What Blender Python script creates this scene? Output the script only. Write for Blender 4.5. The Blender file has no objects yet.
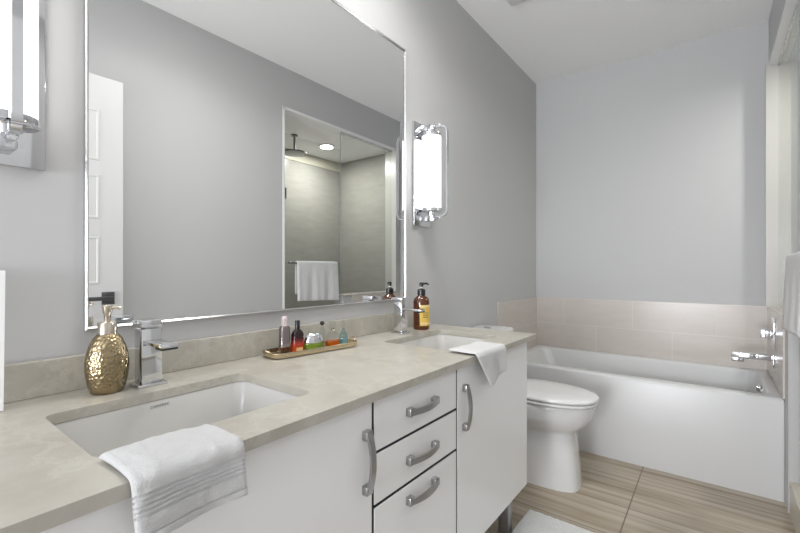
import bpy, bmesh, math, random
from mathutils import Vector, Matrix, noise
random.seed(4)
PI = math.pi
S = bpy.context.scene
C = S.collection

# ------------------------------------------------------------------ camera
cam_data = bpy.data.cameras.new('camera')
cam_data.sensor_width = 36.0
cam_data.lens = 409.0 * 36.0 / 800.0
cam_data.shift_y = 3.0 / 800.0
cam_data.clip_start = 0.02
cam = bpy.data.objects.new('camera', cam_data)
C.objects.link(cam)
cam.location = (1.235, 0.0, 1.18)
cam.rotation_euler = (PI / 2, 0, math.radians(37.4))
S.camera = cam

# ------------------------------------------------------------------ world, daylight, exposure
S.view_settings.view_transform = 'Standard'
S.view_settings.look = 'None'
S.view_settings.gamma = 1.0
S.view_settings.use_curve_mapping = False
S.view_settings.exposure = 0.12

W = bpy.data.worlds.new('sky')
S.world = W
W.use_nodes = True
wn = W.node_tree.nodes
wn['Background'].inputs[0].default_value = (0.55, 0.68, 1.0, 1)
wn['Background'].inputs[1].default_value = 1.0


def area_light(name, loc, rot, sx, sy, power, col=(1, 1, 1), shape='RECTANGLE'):
    d = bpy.data.lights.new(name, 'AREA')
    d.shape = shape
    d.size = sx
    if shape in ('RECTANGLE', 'ELLIPSE'):
        d.size_y = sy
    d.energy = power
    d.color = col
    o = bpy.data.objects.new(name, d)
    C.objects.link(o)
    o.location = loc
    o.rotation_euler = rot
    return o


# daylight fill added behind the camera, tilted up to brighten the ceiling
area_light('added_daylight_fill', (0.76, -3.58, 1.20), (math.radians(115), 0, 0), 1.2, 1.7, 148, (0.975, 0.98, 1.0))

# ------------------------------------------------------------------ materials


def principled(name, col, rough=0.5, metal=0.0, spec=None, coat=0.0, trans=0.0, ior=None):
    m = bpy.data.materials.new(name)
    m.use_nodes = True
    b = m.node_tree.nodes['Principled BSDF']
    b.inputs['Base Color'].default_value = (col[0], col[1], col[2], 1)
    b.inputs['Roughness'].default_value = rough
    b.inputs['Metallic'].default_value = metal
    if spec is not None:
        b.inputs['Specular IOR Level'].default_value = spec
    b.inputs['Coat Weight'].default_value = coat
    b.inputs['Transmission Weight'].default_value = trans
    if ior:
        b.inputs['IOR'].default_value = ior
    return m


class NT:
    """tiny helper for building node trees"""

    def __init__(self, m):
        self.t = m.node_tree
        self.b = self.t.nodes['Principled BSDF']

    def n(self, typ, **kw):
        nd = self.t.nodes.new(typ)
        for k, v in kw.items():
            if k in nd.inputs:
                nd.inputs[k].default_value = v
            else:
                setattr(nd, k, v)
        return nd

    def l(self, a, b):
        self.t.links.new(a, b)

    def coords(self):
        return self.n('ShaderNodeTexCoord').outputs['Object']

    def mapping(self, src, scale=(1, 1, 1), loc=(0, 0, 0), rot=(0, 0, 0)):
        mp = self.n('ShaderNodeMapping')
        mp.inputs['Scale'].default_value = scale
        mp.inputs['Location'].default_value = loc
        mp.inputs['Rotation'].default_value = rot
        self.l(src, mp.inputs['Vector'])
        return mp.outputs[0]

    def noise(self, src, scale, detail=4, rough=0.55):
        nz = self.n('ShaderNodeTexNoise')
        nz.inputs['Scale'].default_value = scale
        nz.inputs['Detail'].default_value = detail
        nz.inputs['Roughness'].default_value = rough
        self.l(src, nz.inputs['Vector'])
        return nz.outputs['Fac']

    def ramp(self, src, stops):
        r = self.n('ShaderNodeValToRGB')
        el = r.color_ramp.elements
        while len(el) < len(stops):
            el.new(0.5)
        for e, (p, c) in zip(el, stops):
            e.position = p
            e.color = (c[0], c[1], c[2], 1)
        self.l(src, r.inputs[0])
        return r.outputs['Color']

    def mix(self, fac, a, b, blend='MIX'):
        x = self.n('ShaderNodeMix', data_type='RGBA', blend_type=blend)
        for sock, v in ((x.inputs[0], fac), (x.inputs[6], a), (x.inputs[7], b)):
            if isinstance(v, bpy.types.NodeSocket):
                self.l(v, sock)
            elif isinstance(v, tuple):
                sock.default_value = (v[0], v[1], v[2], 1)
            else:
                sock.default_value = v
        return x.outputs[2]

    def bump(self, h, strength=0.2, dist=0.01):
        bp = self.n('ShaderNodeBump')
        bp.inputs['Strength'].default_value = strength
        bp.inputs['Distance'].default_value = dist
        self.l(h, bp.inputs['Height'])
        self.l(bp.outputs[0], self.b.inputs['Normal'])


def wall_paint(name, col):
    m = principled(name, col, 0.55, spec=0.3)
    k = NT(m)
    c = k.coords()
    k.bump(k.noise(c, 260, 3), 0.06, 0.002)
    return m


M = {}
M['wall'] = wall_paint('grey_wall_paint', (0.535, 0.535, 0.537))
M['ceiling'] = wall_paint('white_ceiling_paint', (0.96, 0.96, 0.96))
M['white_trim'] = principled('white_trim_paint', (0.87, 0.87, 0.87), 0.35)
M['door_white'] = principled('white_door_paint', (0.70, 0.70, 0.70), 0.35)
M['door_groove'] = principled('door_panel_moulding', (0.74, 0.74, 0.74), 0.4)
M['mirror'] = principled('mirror_silver', (0.93, 0.94, 0.935), 0.0, 1.0)
M['chrome'] = principled('polished_chrome', (0.72, 0.73, 0.75), 0.07, 1.0)
M['satin'] = principled('satin_nickel', (0.42, 0.42, 0.42), 0.28, 1.0)
M['silver_frame'] = principled('silver_mirror_frame', (0.62, 0.62, 0.62), 0.25, 1.0)
M['dark_metal'] = principled('dark_grey_metal', (0.16, 0.16, 0.165), 0.3, 1.0)
M['leg_metal'] = principled('brushed_leg_metal', (0.45, 0.43, 0.44), 0.35, 1.0)
M['cabinet'] = principled('gloss_white_lacquer', (0.89, 0.89, 0.89), 0.2)
M['carcass'] = principled('carcass_gap_shade', (0.012, 0.012, 0.012), 0.6)  # black stands in for the shade inside door and drawer gaps
M['porcelain'] = principled('white_porcelain', (0.79, 0.79, 0.79), 0.10, coat=0.4)
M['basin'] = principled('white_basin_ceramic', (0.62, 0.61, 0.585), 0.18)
M['acrylic'] = principled('white_tub_acrylic', (0.63, 0.63, 0.63), 0.30)
M['black'] = principled('black_plastic', (0.012, 0.012, 0.012), 0.3)
M['print'] = principled('dark_grey_print', (0.09, 0.09, 0.09), 0.5)
M['gap'] = principled('slot_shade', (0.03, 0.03, 0.03), 0.6)
M['white_plastic'] = principled('white_plastic', (0.8, 0.8, 0.8), 0.35)
M['panel_white'] = principled('white_card', (0.85, 0.85, 0.85), 0.4)


def emission(name, col, st):
    m = bpy.data.materials.new(name)
    m.use_nodes = True
    b = m.node_tree.nodes['Principled BSDF']
    b.inputs['Base Color'].default_value = (0.9, 0.9, 0.9, 1)
    b.inputs['Emission Color'].default_value = (col[0], col[1], col[2], 1)
    b.inputs['Emission Strength'].default_value = st
    return m


M['shade'] = emission('lit_opal_glass', (1.0, 0.985, 0.96), 2.3)
M['lamp'] = emission('lit_lamp_diffuser', (1.0, 0.985, 0.96), 6.0)


def quartz():
    m = principled('beige_quartz', (0.56, 0.53, 0.46), 0.30)
    k = NT(m)
    c = k.coords()
    n1 = k.noise(c, 7, 8, 0.65)
    col = k.ramp(n1, [(0.30, (0.39, 0.36, 0.305)), (0.5, (0.455, 0.43, 0.375)), (0.72, (0.50, 0.48, 0.425))])
    n2 = k.noise(k.mapping(c, (1, 1, 1), (3, 1, 2)), 3.2, 10, 0.72)
    vein = k.ramp(n2, [(0.47, (0, 0, 0)), (0.50, (0.5, 0.5, 0.5)), (0.53, (0, 0, 0))])
    col = k.mix(vein, col, (0.58, 0.56, 0.50))
    n3 = k.noise(k.mapping(c, (1, 1, 1), (7, 5, 1)), 21, 6, 0.6)
    dk = k.ramp(n3, [(0.62, (0, 0, 0)), (0.78, (0.35, 0.35, 0.35))])
    col = k.mix(dk, col, (0.40, 0.36, 0.30))
    k.l(col, k.b.inputs['Base Color'])
    return m


M['quartz'] = quartz()


def tile_wall(name, axis, x_shift, z0=0.72, w=0.51, h=0.217, c1=(0.60, 0.55, 0.51), mortar=(0.67, 0.63, 0.60), ms=0.0022, off=0.5):
    m = principled(name, c1, 0.22)
    k = NT(m)
    sep = k.n('ShaderNodeSeparateXYZ')
    k.l(k.coords(), sep.inputs[0])
    cmb = k.n('ShaderNodeCombineXYZ')
    k.l(sep.outputs[axis], cmb.inputs[0])
    k.l(sep.outputs[2], cmb.inputs[1])
    v = k.mapping(cmb.outputs[0], (1, 1, 1), (x_shift + 5 * w, -z0 + 8 * h, 0))
    br = k.n('ShaderNodeTexBrick')
    br.offset = off
    br.inputs['Scale'].default_value = 1.0
    br.inputs['Brick Width'].default_value = w
    br.inputs['Row Height'].default_value = h
    br.inputs['Mortar Size'].default_value = ms
    br.inputs['Mortar Smooth'].default_value = 0.2
    br.inputs['Color1'].default_value = (c1[0], c1[1], c1[2], 1)
    br.inputs['Color2'].default_value = (c1[0] * 0.97, c1[1] * 0.97, c1[2] * 0.975, 1)
    br.inputs['Mortar'].default_value = (mortar[0], mortar[1], mortar[2], 1)
    k.l(v, br.inputs['Vector'])
    nz = k.noise(k.mapping(k.coords(), (3, 3, 14)), 2.0, 4)
    col = k.mix(0.10, br.outputs['Color'], k.ramp(nz, [(0.3, (0.4, 0.37, 0.34)), (0.7, (0.8, 0.76, 0.72))]))
    k.l(col, k.b.inputs['Base Color'])
    inv = k.n('ShaderNodeMath', operation='SUBTRACT')
    inv.inputs[0].default_value = 1.0
    k.l(br.outputs['Fac'], inv.inputs[1])
    k.bump(inv.outputs[0], 0.25, 0.002)
    return m


M['tile_x'] = tile_wall('beige_tile_back', 0, 0.02)
M['tile_y'] = tile_wall('beige_tile_side', 1, 0.0)
sh_c = (0.31, 0.30, 0.275)
M['shower_tile_x'] = tile_wall('shower_tile_end', 0, 0.1, 0.0, 0.61, 0.305, sh_c, (0.26, 0.25, 0.23), 0.0018, 0.5)
M['shower_tile_y'] = tile_wall('shower_tile_long', 1, 0.1, 0.0, 0.61, 0.305, sh_c, (0.26, 0.25, 0.23), 0.0018, 0.5)
M['stone'] = principled('pale_stone_jamb', (0.50, 0.485, 0.46), 0.3)
M['tile_cap'] = principled('beige_tile_cap', (0.58, 0.53, 0.49), 0.25)
M['curb'] = principled('beige_curb_stone', (0.58, 0.54, 0.46), 0.3)


def floor_mat():
    m = principled('wood_look_floor_tile', (0.45, 0.38, 0.3), 0.3)
    k = NT(m)
    c = k.coords()
    # long streaks along x
    s1 = k.noise(k.mapping(c, (0.55, 9.0, 1)), 1.6, 6, 0.6)
    col = k.ramp(s1, [(0.28, (0.22, 0.165, 0.11)), (0.42, (0.37, 0.305, 0.225)), (0.55, (0.45, 0.39, 0.31)), (0.72, (0.54, 0.485, 0.41))])
    s2 = k.noise(k.mapping(c, (0.5, 27.0, 1), (4, 2, 0)), 1.4, 5, 0.6)
    d2 = k.ramp(s2, [(0.30, (0.55, 0.50, 0.43)), (0.5, (1, 1, 1)), (0.7, (1.0, 1.0, 1.0))])
    col = k.mix(0.6, col, d2, 'MULTIPLY')
    s3 = k.noise(k.mapping(c, (0.35, 16.0, 1), (1.3, 7.7, 0)), 1.3, 3, 0.5)
    d3 = k.ramp(s3, [(0.34, (0.50, 0.43, 0.34)), (0.41, (1, 1, 1)), (1.0, (1, 1, 1))])
    col = k.mix(0.6, col, d3, 'MULTIPLY')
    # grout: square tiles with one joint at x = 0.905 and y = 2.015
    sep = k.n('ShaderNodeSeparateXYZ')
    k.l(c, sep.inputs[0])

    def joint(out, origin, period, half):
        a = k.n('ShaderNodeMath', operation='SUBTRACT')
        k.l(out, a.inputs[0])
        a.inputs[1].default_value = origin - period * 0.5 - period * 8
        b = k.n('ShaderNodeMath', operation='MODULO')
        k.l(a.outputs[0], b.inputs[0])
        b.inputs[1].default_value = period
        d = k.n('ShaderNodeMath', operation='SUBTRACT')
        k.l(b.outputs[0], d.inputs[0])
        d.inputs[1].default_value = period * 0.5
        e = k.n('ShaderNodeMath', operation='ABSOLUTE')
        k.l(d.outputs[0], e.inputs[0])
        f = k.n('ShaderNodeMath', operation='LESS_THAN')
        k.l(e.outputs[0], f.inputs[0])
        f.inputs[1].default_value = half
        return f.outputs[0]

    g = k.n('ShaderNodeMath', operation='MAXIMUM')
    k.l(joint(sep.outputs[0], 0.905, 1.29, 0.0028), g.inputs[0])
    k.l(joint(sep.outputs[1], 2.015, 0.645, 0.0022), g.inputs[1])
    col = k.mix(g.outputs[0], col, (0.15, 0.115, 0.08))
    k.l(col, k.b.inputs['Base Color'])
    return m


M['floor'] = floor_mat()


def terry(name, col=(0.80, 0.80, 0.79), scale=420, strength=0.9):
    m = principled(name, col, 0.95, spec=0.1)
    k = NT(m)
    b = k.b
    b.inputs['Sheen Weight'].default_value = 0.08
    c = k.coords()
    k.bump(k.noise(c, scale, 3, 0.7), strength, 0.006)
    return m


M['terry'] = terry('white_terry_cloth', (0.80, 0.80, 0.80))
M['band'] = terry('woven_towel_band', (0.78, 0.78, 0.78), 300, 0.3)
M['shag'] = terry('white_mat_pile', (0.80, 0.80, 0.79), 260, 0.9)


def hammered(name, col):
    m = principled(name, col, 0.22, 1.0)
    k = NT(m)
    c = k.coords()
    v = k.n('ShaderNodeTexVoronoi', feature='SMOOTH_F1')
    v.inputs['Scale'].default_value = 170
    v.inputs['Smoothness'].default_value = 0.35
    k.l(k.mapping(c, (1, 1, 0.8)), v.inputs['Vector'])
    k.bump(v.outputs['Distance'], 0.5, 0.004)
    return m


M['gold'] = hammered('hammered_champagne_gold', (0.35, 0.28, 0.17))
M['gold_plain'] = principled('plain_champagne_gold', (0.62, 0.56, 0.47), 0.18, 1.0)
M['tray_gold'] = principled('brassy_tray_metal', (0.60, 0.50, 0.34), 0.25, 1.0)
M['tray_base'] = principled('tray_mirror_base', (0.62, 0.57, 0.46), 0.12, 1.0)


def thin_glass(name, tint=(0.93, 0.96, 0.94), refl=0.9):
    m = bpy.data.materials.new(name)
    m.use_nodes = True
    t = m.node_tree
    t.nodes.remove(t.nodes['Principled BSDF'])
    out = t.nodes['Material Output']
    tr = t.nodes.new('ShaderNodeBsdfTransparent')
    tr.inputs[0].default_value = (tint[0], tint[1], tint[2], 1)
    gl = t.nodes.new('ShaderNodeBsdfGlossy')
    gl.inputs['Roughness'].default_value = 0.0
    gl.inputs[0].default_value = (refl, refl, refl, 1)
    fr = t.nodes.new('ShaderNodeFresnel')
    geo = t.nodes.new('ShaderNodeNewGeometry')
    ior = t.nodes.new('ShaderNodeMapRange')       # same reflection from both faces of the pane
    ior.inputs['To Min'].default_value = 1.35
    ior.inputs['To Max'].default_value = 1 / 1.35
    t.links.new(geo.outputs['Backfacing'], ior.inputs['Value'])
    t.links.new(ior.outputs[0], fr.inputs[0])
    mx = t.nodes.new('ShaderNodeMixShader')
    t.links.new(fr.outputs[0], mx.inputs[0])
    t.links.new(tr.outputs[0], mx.inputs[1])
    t.links.new(gl.outputs[0], mx.inputs[2])
    t.links.new(mx.outputs[0], out.inputs[0])
    return m


M['glass'] = thin_glass('clear_shower_glass', (0.95, 0.97, 0.955))
M['pane'] = thin_glass('added_window_glass', (0.98, 0.99, 1.0))
M['glass_edge'] = principled('green_glass_edge', (0.34, 0.38, 0.35), 0.15)
M['clear_bottle'] = thin_glass('clear_bottle_glass', (0.93, 0.94, 0.94), 1.0)
M['blue_bottle'] = thin_glass('pale_blue_bottle_glass', (0.72, 0.84, 0.87), 1.0)
M['pink_cap'] = principled('pale_pink_cap', (0.80, 0.68, 0.68), 0.12, trans=0.3)
M['amber'] = principled('amber_glass', (0.20, 0.05, 0.006), 0.05, trans=0.75, coat=0.5)
M['label'] = principled('yellow_paper_label', (0.75, 0.50, 0.09), 0.5)
M['label_edge'] = principled('pale_label_band', (0.80, 0.66, 0.36), 0.5)
M['gunmetal'] = principled('gunmetal_mirror_bottle', (0.34, 0.30, 0.30), 0.1, 1.0)
M['green_glass'] = principled('green_bottle_glass', (0.33, 0.50, 0.06), 0.06, trans=0.6)
M['orange_liq'] = principled('orange_perfume', (0.85, 0.20, 0.02), 0.05, trans=0.5)
M['blue_liq'] = principled('pale_blue_perfume', (0.45, 0.68, 0.74), 0.05, trans=0.6)


def red_bottle():
    m = principled('dark_to_red_bottle_glass', (0.7, 0.05, 0.01), 0.08, coat=0.5)
    k = NT(m)
    sep = k.n('ShaderNodeSeparateXYZ')
    k.l(k.coords(), sep.inputs[0])
    mr = k.n('ShaderNodeMapRange')
    mr.inputs['From Min'].default_value = 0.0
    mr.inputs['From Max'].default_value = 0.075
    k.l(sep.outputs[2], mr.inputs['Value'])
    col = k.ramp(mr.outputs[0], [(0.0, (0.55, 0.08, 0.012)), (0.40, (0.40, 0.025, 0.006)), (0.56, (0.10, 0.006, 0.006)), (0.80, (0.010, 0.004, 0.006))])
    k.l(col, k.b.inputs['Base Color'])
    return m


M['red_bottle'] = red_bottle()
M['tan_label'] = principled('tan_label', (0.72, 0.50, 0.25), 0.4)

# ------------------------------------------------------------------ mesh helpers


def box(bm, a, b, bev=0.0, seg=2):
    x0, y0, z0 = a
    x1, y1, z1 = b
    vs = [bm.verts.new(p) for p in ((x0, y0, z0), (x1, y0, z0), (x1, y1, z0), (x0, y1, z0),
                                    (x0, y0, z1), (x1, y0, z1), (x1, y1, z1), (x0, y1, z1))]
    fs = [bm.faces.new([vs[i] for i in f]) for f in ((3, 2, 1, 0), (4, 5, 6, 7), (0, 1, 5, 4), (1, 2, 6, 5), (2, 3, 7, 6), (3, 0, 4, 7))]
    if bev > 0:
        es = set()
        for f in fs:
            es.update(f.edges)
        bmesh.ops.bevel(bm, geom=list(es), offset=bev, segments=seg, profile=0.5, affect='EDGES')


def loft(bm, rings, cap0=True, cap1=True, closed=True):
    vr = [[bm.verts.new(p) for p in r] for r in rings]
    n = len(rings[0])
    for a, b in zip(vr[:-1], vr[1:]):
        rng = range(n) if closed else range(n - 1)
        for i in rng:
            j = (i + 1) % n
            bm.faces.new((a[i], a[j], b[j], b[i]))
    if cap0:
        bm.faces.new(list(reversed(vr[0])))
    if cap1:
        bm.faces.new(vr[-1])
    return vr


def lathe(bm, prof, c=(0, 0, 0), n=32, sx=1.0, sy=1.0, axis='z'):
    """prof: list of (radius, height)"""
    rings = []
    for r, h in prof:
        ring = []
        for i in range(n):
            a = 2 * PI * i / n
            p, q = r * math.cos(a) * sx, r * math.sin(a) * sy
            if axis == 'z':
                ring.append((c[0] + p, c[1] + q, c[2] + h))
            elif axis == 'x':
                ring.append((c[0] + h, c[1] + p, c[2] + q))
            else:
                ring.append((c[0] + q, c[1] + h, c[2] + p))
        rings.append(ring)
    loft(bm, rings)


def tube(bm, pts, r, n=12):
    pts = [Vector(p) for p in pts]
    rings = []
    up = Vector((0.123, 0.321, 0.94))
    for i, p in enumerate(pts):
        t = (pts[min(i + 1, len(pts) - 1)] - pts[max(i - 1, 0)]).normalized()
        s = t.cross(up).normalized()
        u = s.cross(t)
        rr = r[i] if isinstance(r, (list, tuple)) else r
        rings.append([p + (s * math.cos(2 * PI * k / n) + u * math.sin(2 * PI * k / n)) * rr for k in range(n)])
    loft(bm, rings)


def ribbon(bm, pts, side, w, t):
    """flat bar swept along pts: width w along side, thickness t"""
    pts = [Vector(p) for p in pts]
    side = Vector(side).normalized()
    rings = []
    for i, p in enumerate(pts):
        tg = (pts[min(i + 1, len(pts) - 1)] - pts[max(i - 1, 0)]).normalized()
        nn = tg.cross(side).normalized()
        rings.append([p + side * (w / 2) * a + nn * (t / 2) * b for a, b in ((-1, -1), (1, -1), (1, 1), (-1, 1))])
    loft(bm, rings)


def rrect(x0, y0, x1, y1, r, z, seg=6):
    pts = []
    for cx, cy, a0 in ((x1 - r, y1 - r, 0), (x0 + r, y1 - r, PI / 2), (x0 + r, y0 + r, PI), (x1 - r, y0 + r, 3 * PI / 2)):
        for i in range(seg + 1):
            a = a0 + PI / 2 * i / seg
            pts.append((cx + r * math.cos(a), cy + r * math.sin(a), z))
    return pts


def bmn():
    return bmesh.new()


def finish(bm, smooth=True, angle=40):
    bmesh.ops.recalc_face_normals(bm, faces=bm.faces)
    for f in bm.faces:
        f.smooth = smooth
    if smooth:
        lim = math.radians(angle)
        for e in bm.edges:
            if len(e.link_faces) == 2:
                e.smooth = e.calc_face_angle(0) < lim


def world_loc(o):
    p = Vector((0, 0, 0))
    while o:
        p += o.location
        o = o.parent
    return p


def obj(name, bm, mat, parent=None, smooth=True, angle=40, local=False):
    """link the bmesh as ONE mesh; parent's location is taken off unless the mesh is already local"""
    finish(bm, smooth, angle)
    if parent and not local:
        bmesh.ops.translate(bm, verts=bm.verts, vec=-world_loc(parent))
    me = bpy.data.meshes.new(name)
    bm.to_mesh(me)
    bm.free()
    me.materials.append(M[mat] if isinstance(mat, str) else mat)
    o = bpy.data.objects.new(name, me)
    C.objects.link(o)
    if parent:
        o.parent = parent
    return o


def tag(o, label, cat, group=None):
    o['label'] = label
    o['category'] = cat
    if group:
        o['group'] = group
    return o


def thing(name, label, cat, loc=(0, 0, 0), group=None):
    o = bpy.data.objects.new(name, None)
    o.empty_display_size = 0.05
    C.objects.link(o)
    o.location = loc
    return tag(o, label, cat, group)


def recenter(o):
    """put a single-mesh thing's origin at its base centre"""
    me = o.data
    xs = [v.co.x for v in me.vertices]
    ys = [v.co.y for v in me.vertices]
    zs = [v.co.z for v in me.vertices]
    c = Vector(((min(xs) + max(xs)) / 2, (min(ys) + max(ys)) / 2, min(zs)))
    me.transform(Matrix.Translation(-c))
    o.location = o.location + c
    return o


def copy_tree(o, parent=None):
    c = o.copy()
    C.objects.link(c)
    if parent:
        c.parent = parent
    for ch in list(o.children):
        copy_tree(ch, c)
    return c


def struct(name, bm, mat, smooth=False, label=None):
    o = obj(name, bm, mat, None, smooth)
    o['kind'] = 'structure'
    if label:
        o['label'] = label
    return o


def filled(outer, holes, thick, mat, name):
    """flat plate (xy outline with holes) extruded +-thick/2 about z=0, returned as mesh data"""
    cu = bpy.data.curves.new(name, 'CURVE')
    cu.dimensions = '2D'
    cu.fill_mode = 'BOTH'
    cu.extrude = thick / 2
    for loop in [outer] + holes:
        sp = cu.splines.new('POLY')
        sp.points.add(len(loop) - 1)
        for p, q in zip(sp.points, loop):
            p.co = (q[0], q[1], 0, 1)
        sp.use_cyclic_u = True
    o = bpy.data.objects.new(name, cu)
    C.objects.link(o)
    dg = bpy.context.evaluated_depsgraph_get()
    dg.update()
    me = bpy.data.meshes.new_from_object(o.evaluated_get(dg))
    bpy.data.objects.remove(o)
    bm = bmesh.new()
    bm.from_mesh(me)
    bpy.data.meshes.remove(me)
    bmesh.ops.remove_doubles(bm, verts=bm.verts, dist=1e-5)
    return bm


def text_mesh(s, size):
    cu = bpy.data.curves.new('lettering', 'FONT')
    cu.body = s
    cu.size = size
    cu.align_x = 'CENTER'
    cu.align_y = 'CENTER'
    cu.extrude = 0.0002
    cu.resolution_u = 3
    o = bpy.data.objects.new('lettering', cu)
    C.objects.link(o)
    dg = bpy.context.evaluated_depsgraph_get()
    dg.update()
    me = bpy.data.meshes.new_from_object(o.evaluated_get(dg))
    bpy.data.objects.remove(o)
    bm = bmesh.new()
    bm.from_mesh(me)
    bpy.data.meshes.remove(me)
    return bm


# ================================================================== SETTING
XR, YB, ZC = 1.526, 3.59, 2.81        # right wall, back wall, ceiling
YR = -3.40                           # rear wall behind the camera
T = 0.12
SX0, SX1 = XR + T, 2.46              # shower interior
SY0 = 1.98
OP0, OP1, OPH = 2.04, 3.50, 2.49     # opening into the shower
PONY0, PONYH = 2.72, 0.945

b = bmn()
box(b, (-T, YR - T, -0.1), (SX1 + T, YB + T, 0.0))
struct('floor', b, 'floor')
b = bmn()
box(b, (-T, YR - T, ZC), (XR + T, YB + T, ZC + 0.1))
struct('ceiling', b, 'ceiling')
b = bmn()
box(b, (-T, YR, 0), (0, YB, ZC))
struct('wall_left', b, 'wall')
b = bmn()
box(b, (-T, YB, 0), (XR + T, YB + T, ZC))
struct('wall_back', b, 'wall')
b = bmn()
box(b, (XR, YR, 0), (XR + T, OP0, ZC))
box(b, (XR, OP0, OPH), (XR + T, OP1, ZC))
box(b, (XR, OP1, 0), (XR + T, YB, ZC))
box(b, (XR, PONY0, 0), (XR + T, OP1, PONYH - 0.012))
struct('wall_right', b, 'wall')
# rear wall; its unseen window is added to bring in fill light
WX0, WX1, WZ0, WZ1 = 0.10, 1.42, 0.35, 2.35
b = bmn()
box(b, (-T, YR - T, 0), (WX0, YR, ZC))
box(b, (WX1, YR - T, 0), (XR + T, YR, ZC))
box(b, (WX0, YR - T, 0), (WX1, YR, WZ0))
box(b, (WX0, YR - T, WZ1), (WX1, YR, ZC))
struct('wall_rear', b, 'wall')
b = bmn()
for a, c in (((WX0, WZ0), (WX0 + 0.05, WZ1)), ((WX1 - 0.05, WZ0), (WX1, WZ1)), ((WX0, WZ0), (WX1, WZ0 + 0.05)), ((WX0, WZ1 - 0.05), (WX1, WZ1))):
    box(b, (a[0], YR - 0.08, a[1]), (c[0], YR - 0.03, c[1]))
w1 = struct('added_window_1', b, 'white_trim')
b = bmn()
box(b, (WX0 + 0.05, YR - 0.058, WZ0 + 0.05), (WX1 - 0.05, YR - 0.052, WZ1 - 0.05))
obj('pane', b, 'pane', w1, False)

# shower alcove
b = bmn()
box(b, (SX1, SY0, 0), (SX1 + T, YB, OPH + 0.02))
struct('wall_shower_long', b, 'shower_tile_y')
b = bmn()
box(b, (SX0, YB - 0.005, 0), (SX1 + T, YB + T, OPH + 0.02))
struct('wall_shower_end', b, 'shower_tile_x')
b = bmn()
box(b, (SX0, SY0 - T, 0), (SX1 + T, SY0, OPH + 0.02))
struct('wall_shower_near', b, 'shower_tile_x')
b = bmn()
box(b, (SX0, SY0, OPH + 0.005), (SX1, YB - 0.005, OPH + 0.1))
struct('ceiling_shower', b, 'ceiling')
b = bmn()
box(b, (SX0, SY0, 0.0), (SX1, YB - 0.005, 0.04))
struct('floor_shower', b, 'stone')

# stone reveal round the opening: jamb at the far end, jamb at the near end, pony wall cap, header lining
b = bmn()
box(b, (XR - 0.022, OP1 - 0.012, PONYH), (XR + T + 0.006, OP1 + 0.004, OPH))
struct('trim_jamb_far', b, 'stone')
b = bmn()
box(b, (XR - 0.006, OP0 - 0.002, 0.155), (XR + T + 0.006, OP0 + 0.014, OPH))
struct('trim_jamb_near', b, 'white_trim')
b = bmn()
box(b, (XR - 0.010, PONY0 - 0.006, PONYH - 0.012), (XR + T + 0.006, OP1, PONYH), 0.002)
struct('trim_pony_cap', b, 'tile_cap')
b = bmn()
box(b, (XR - 0.006, OP0, OPH - 0.014), (XR + T + 0.006, OP1, OPH + 0.004))
struct('trim_header', b, 'white_trim')
b = bmn()
box(b, (XR + 0.004, OP0, 0), (XR + T + 0.01, PONY0, 0.155), 0.003)
struct('trim_curb', b, 'curb')

TZ_ = 0.52
# tile surround of the tub
b = bmn()
box(b, (0, YB - 0.008, 0.45), (XR, YB, 0.94))
struct('trim_tile_back', b, 'tile_x')
b = bmn()
box(b, (0, 2.77, 0.0), (0.008, YB - 0.008, 0.94))
struct('trim_tile_left', b, 'tile_y')
b = bmn()
box(b, (XR - 0.008, 2.83, TZ_ + 0.002), (XR, YB - 0.008, PONYH - 0.013))
struct('trim_tile_right', b, 'tile_y')
b = bmn()
box(b, (SX1 - 0.008, SY0, OPH - 0.105), (SX1, YB - 0.006, OPH + 0.004))
struct('trim_shower_band', b, 'curb')
# baseboards
b = bmn()
box(b, (XR - 0.014, YR, 0), (XR, OP0, 0.12), 0.003)
struct('baseboard_right', b, 'white_trim')
b = bmn()
box(b, (0, 1.87, 0), (0.014, 2.77, 0.12), 0.003)
struct('baseboard_left', b, 'white_trim')

# open door lying along the right wall (seen in the mirror)
DX, DY0, DY1, DH = 1.468, 0.10, 0.90, 2.25
outer = [(DY0, 0.01), (DY1, 0.01), (DY1, DH), (DY0, DH)]
b = bmn()
box(b, (DX, DY0, 0.012), (DX + 0.036, DY1, DH), 0.002)
for z0, z1 in ((0.25, 0.80), (1.10, 1.36), (1.46, 1.70), (1.78, 2.06)):
    for y0, y1 in ((DY0 + 0.115, DY0 + 0.36), (DY1 - 0.36, DY1 - 0.115)):
        # raised moulding frame and panel field
        loft(b, [[(DX + dx, y0 + d, z0 + d), (DX + dx, y1 - d, z0 + d), (DX + dx, y1 - d, z1 - d), (DX + dx, y0 + d, z1 - d)]
                 for d, dx in ((0.0, 0.0005), (0.002, -0.003), (0.010, -0.003), (0.014, 0.0005))], False, False)
door = struct('door_1', b, 'door_white')
b = bmn()
box(b, (DX - 0.010, DY1 - 0.105, 0.985), (DX + 0.001, DY1 - 0.045, 1.055), 0.002)
box(b, (DX - 0.05, DY1 - 0.085, 1.010), (DX - 0.008, DY1 - 0.065, 1.030), 0.002)
box(b, (DX - 0.055, DY1 - 0.185, 1.010), (DX - 0.042, DY1 - 0.062, 1.032), 0.003)
h = obj('door_handle', b, 'dark_metal', door)
h['label'] = 'dark grey lever handle on a square rose'

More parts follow.
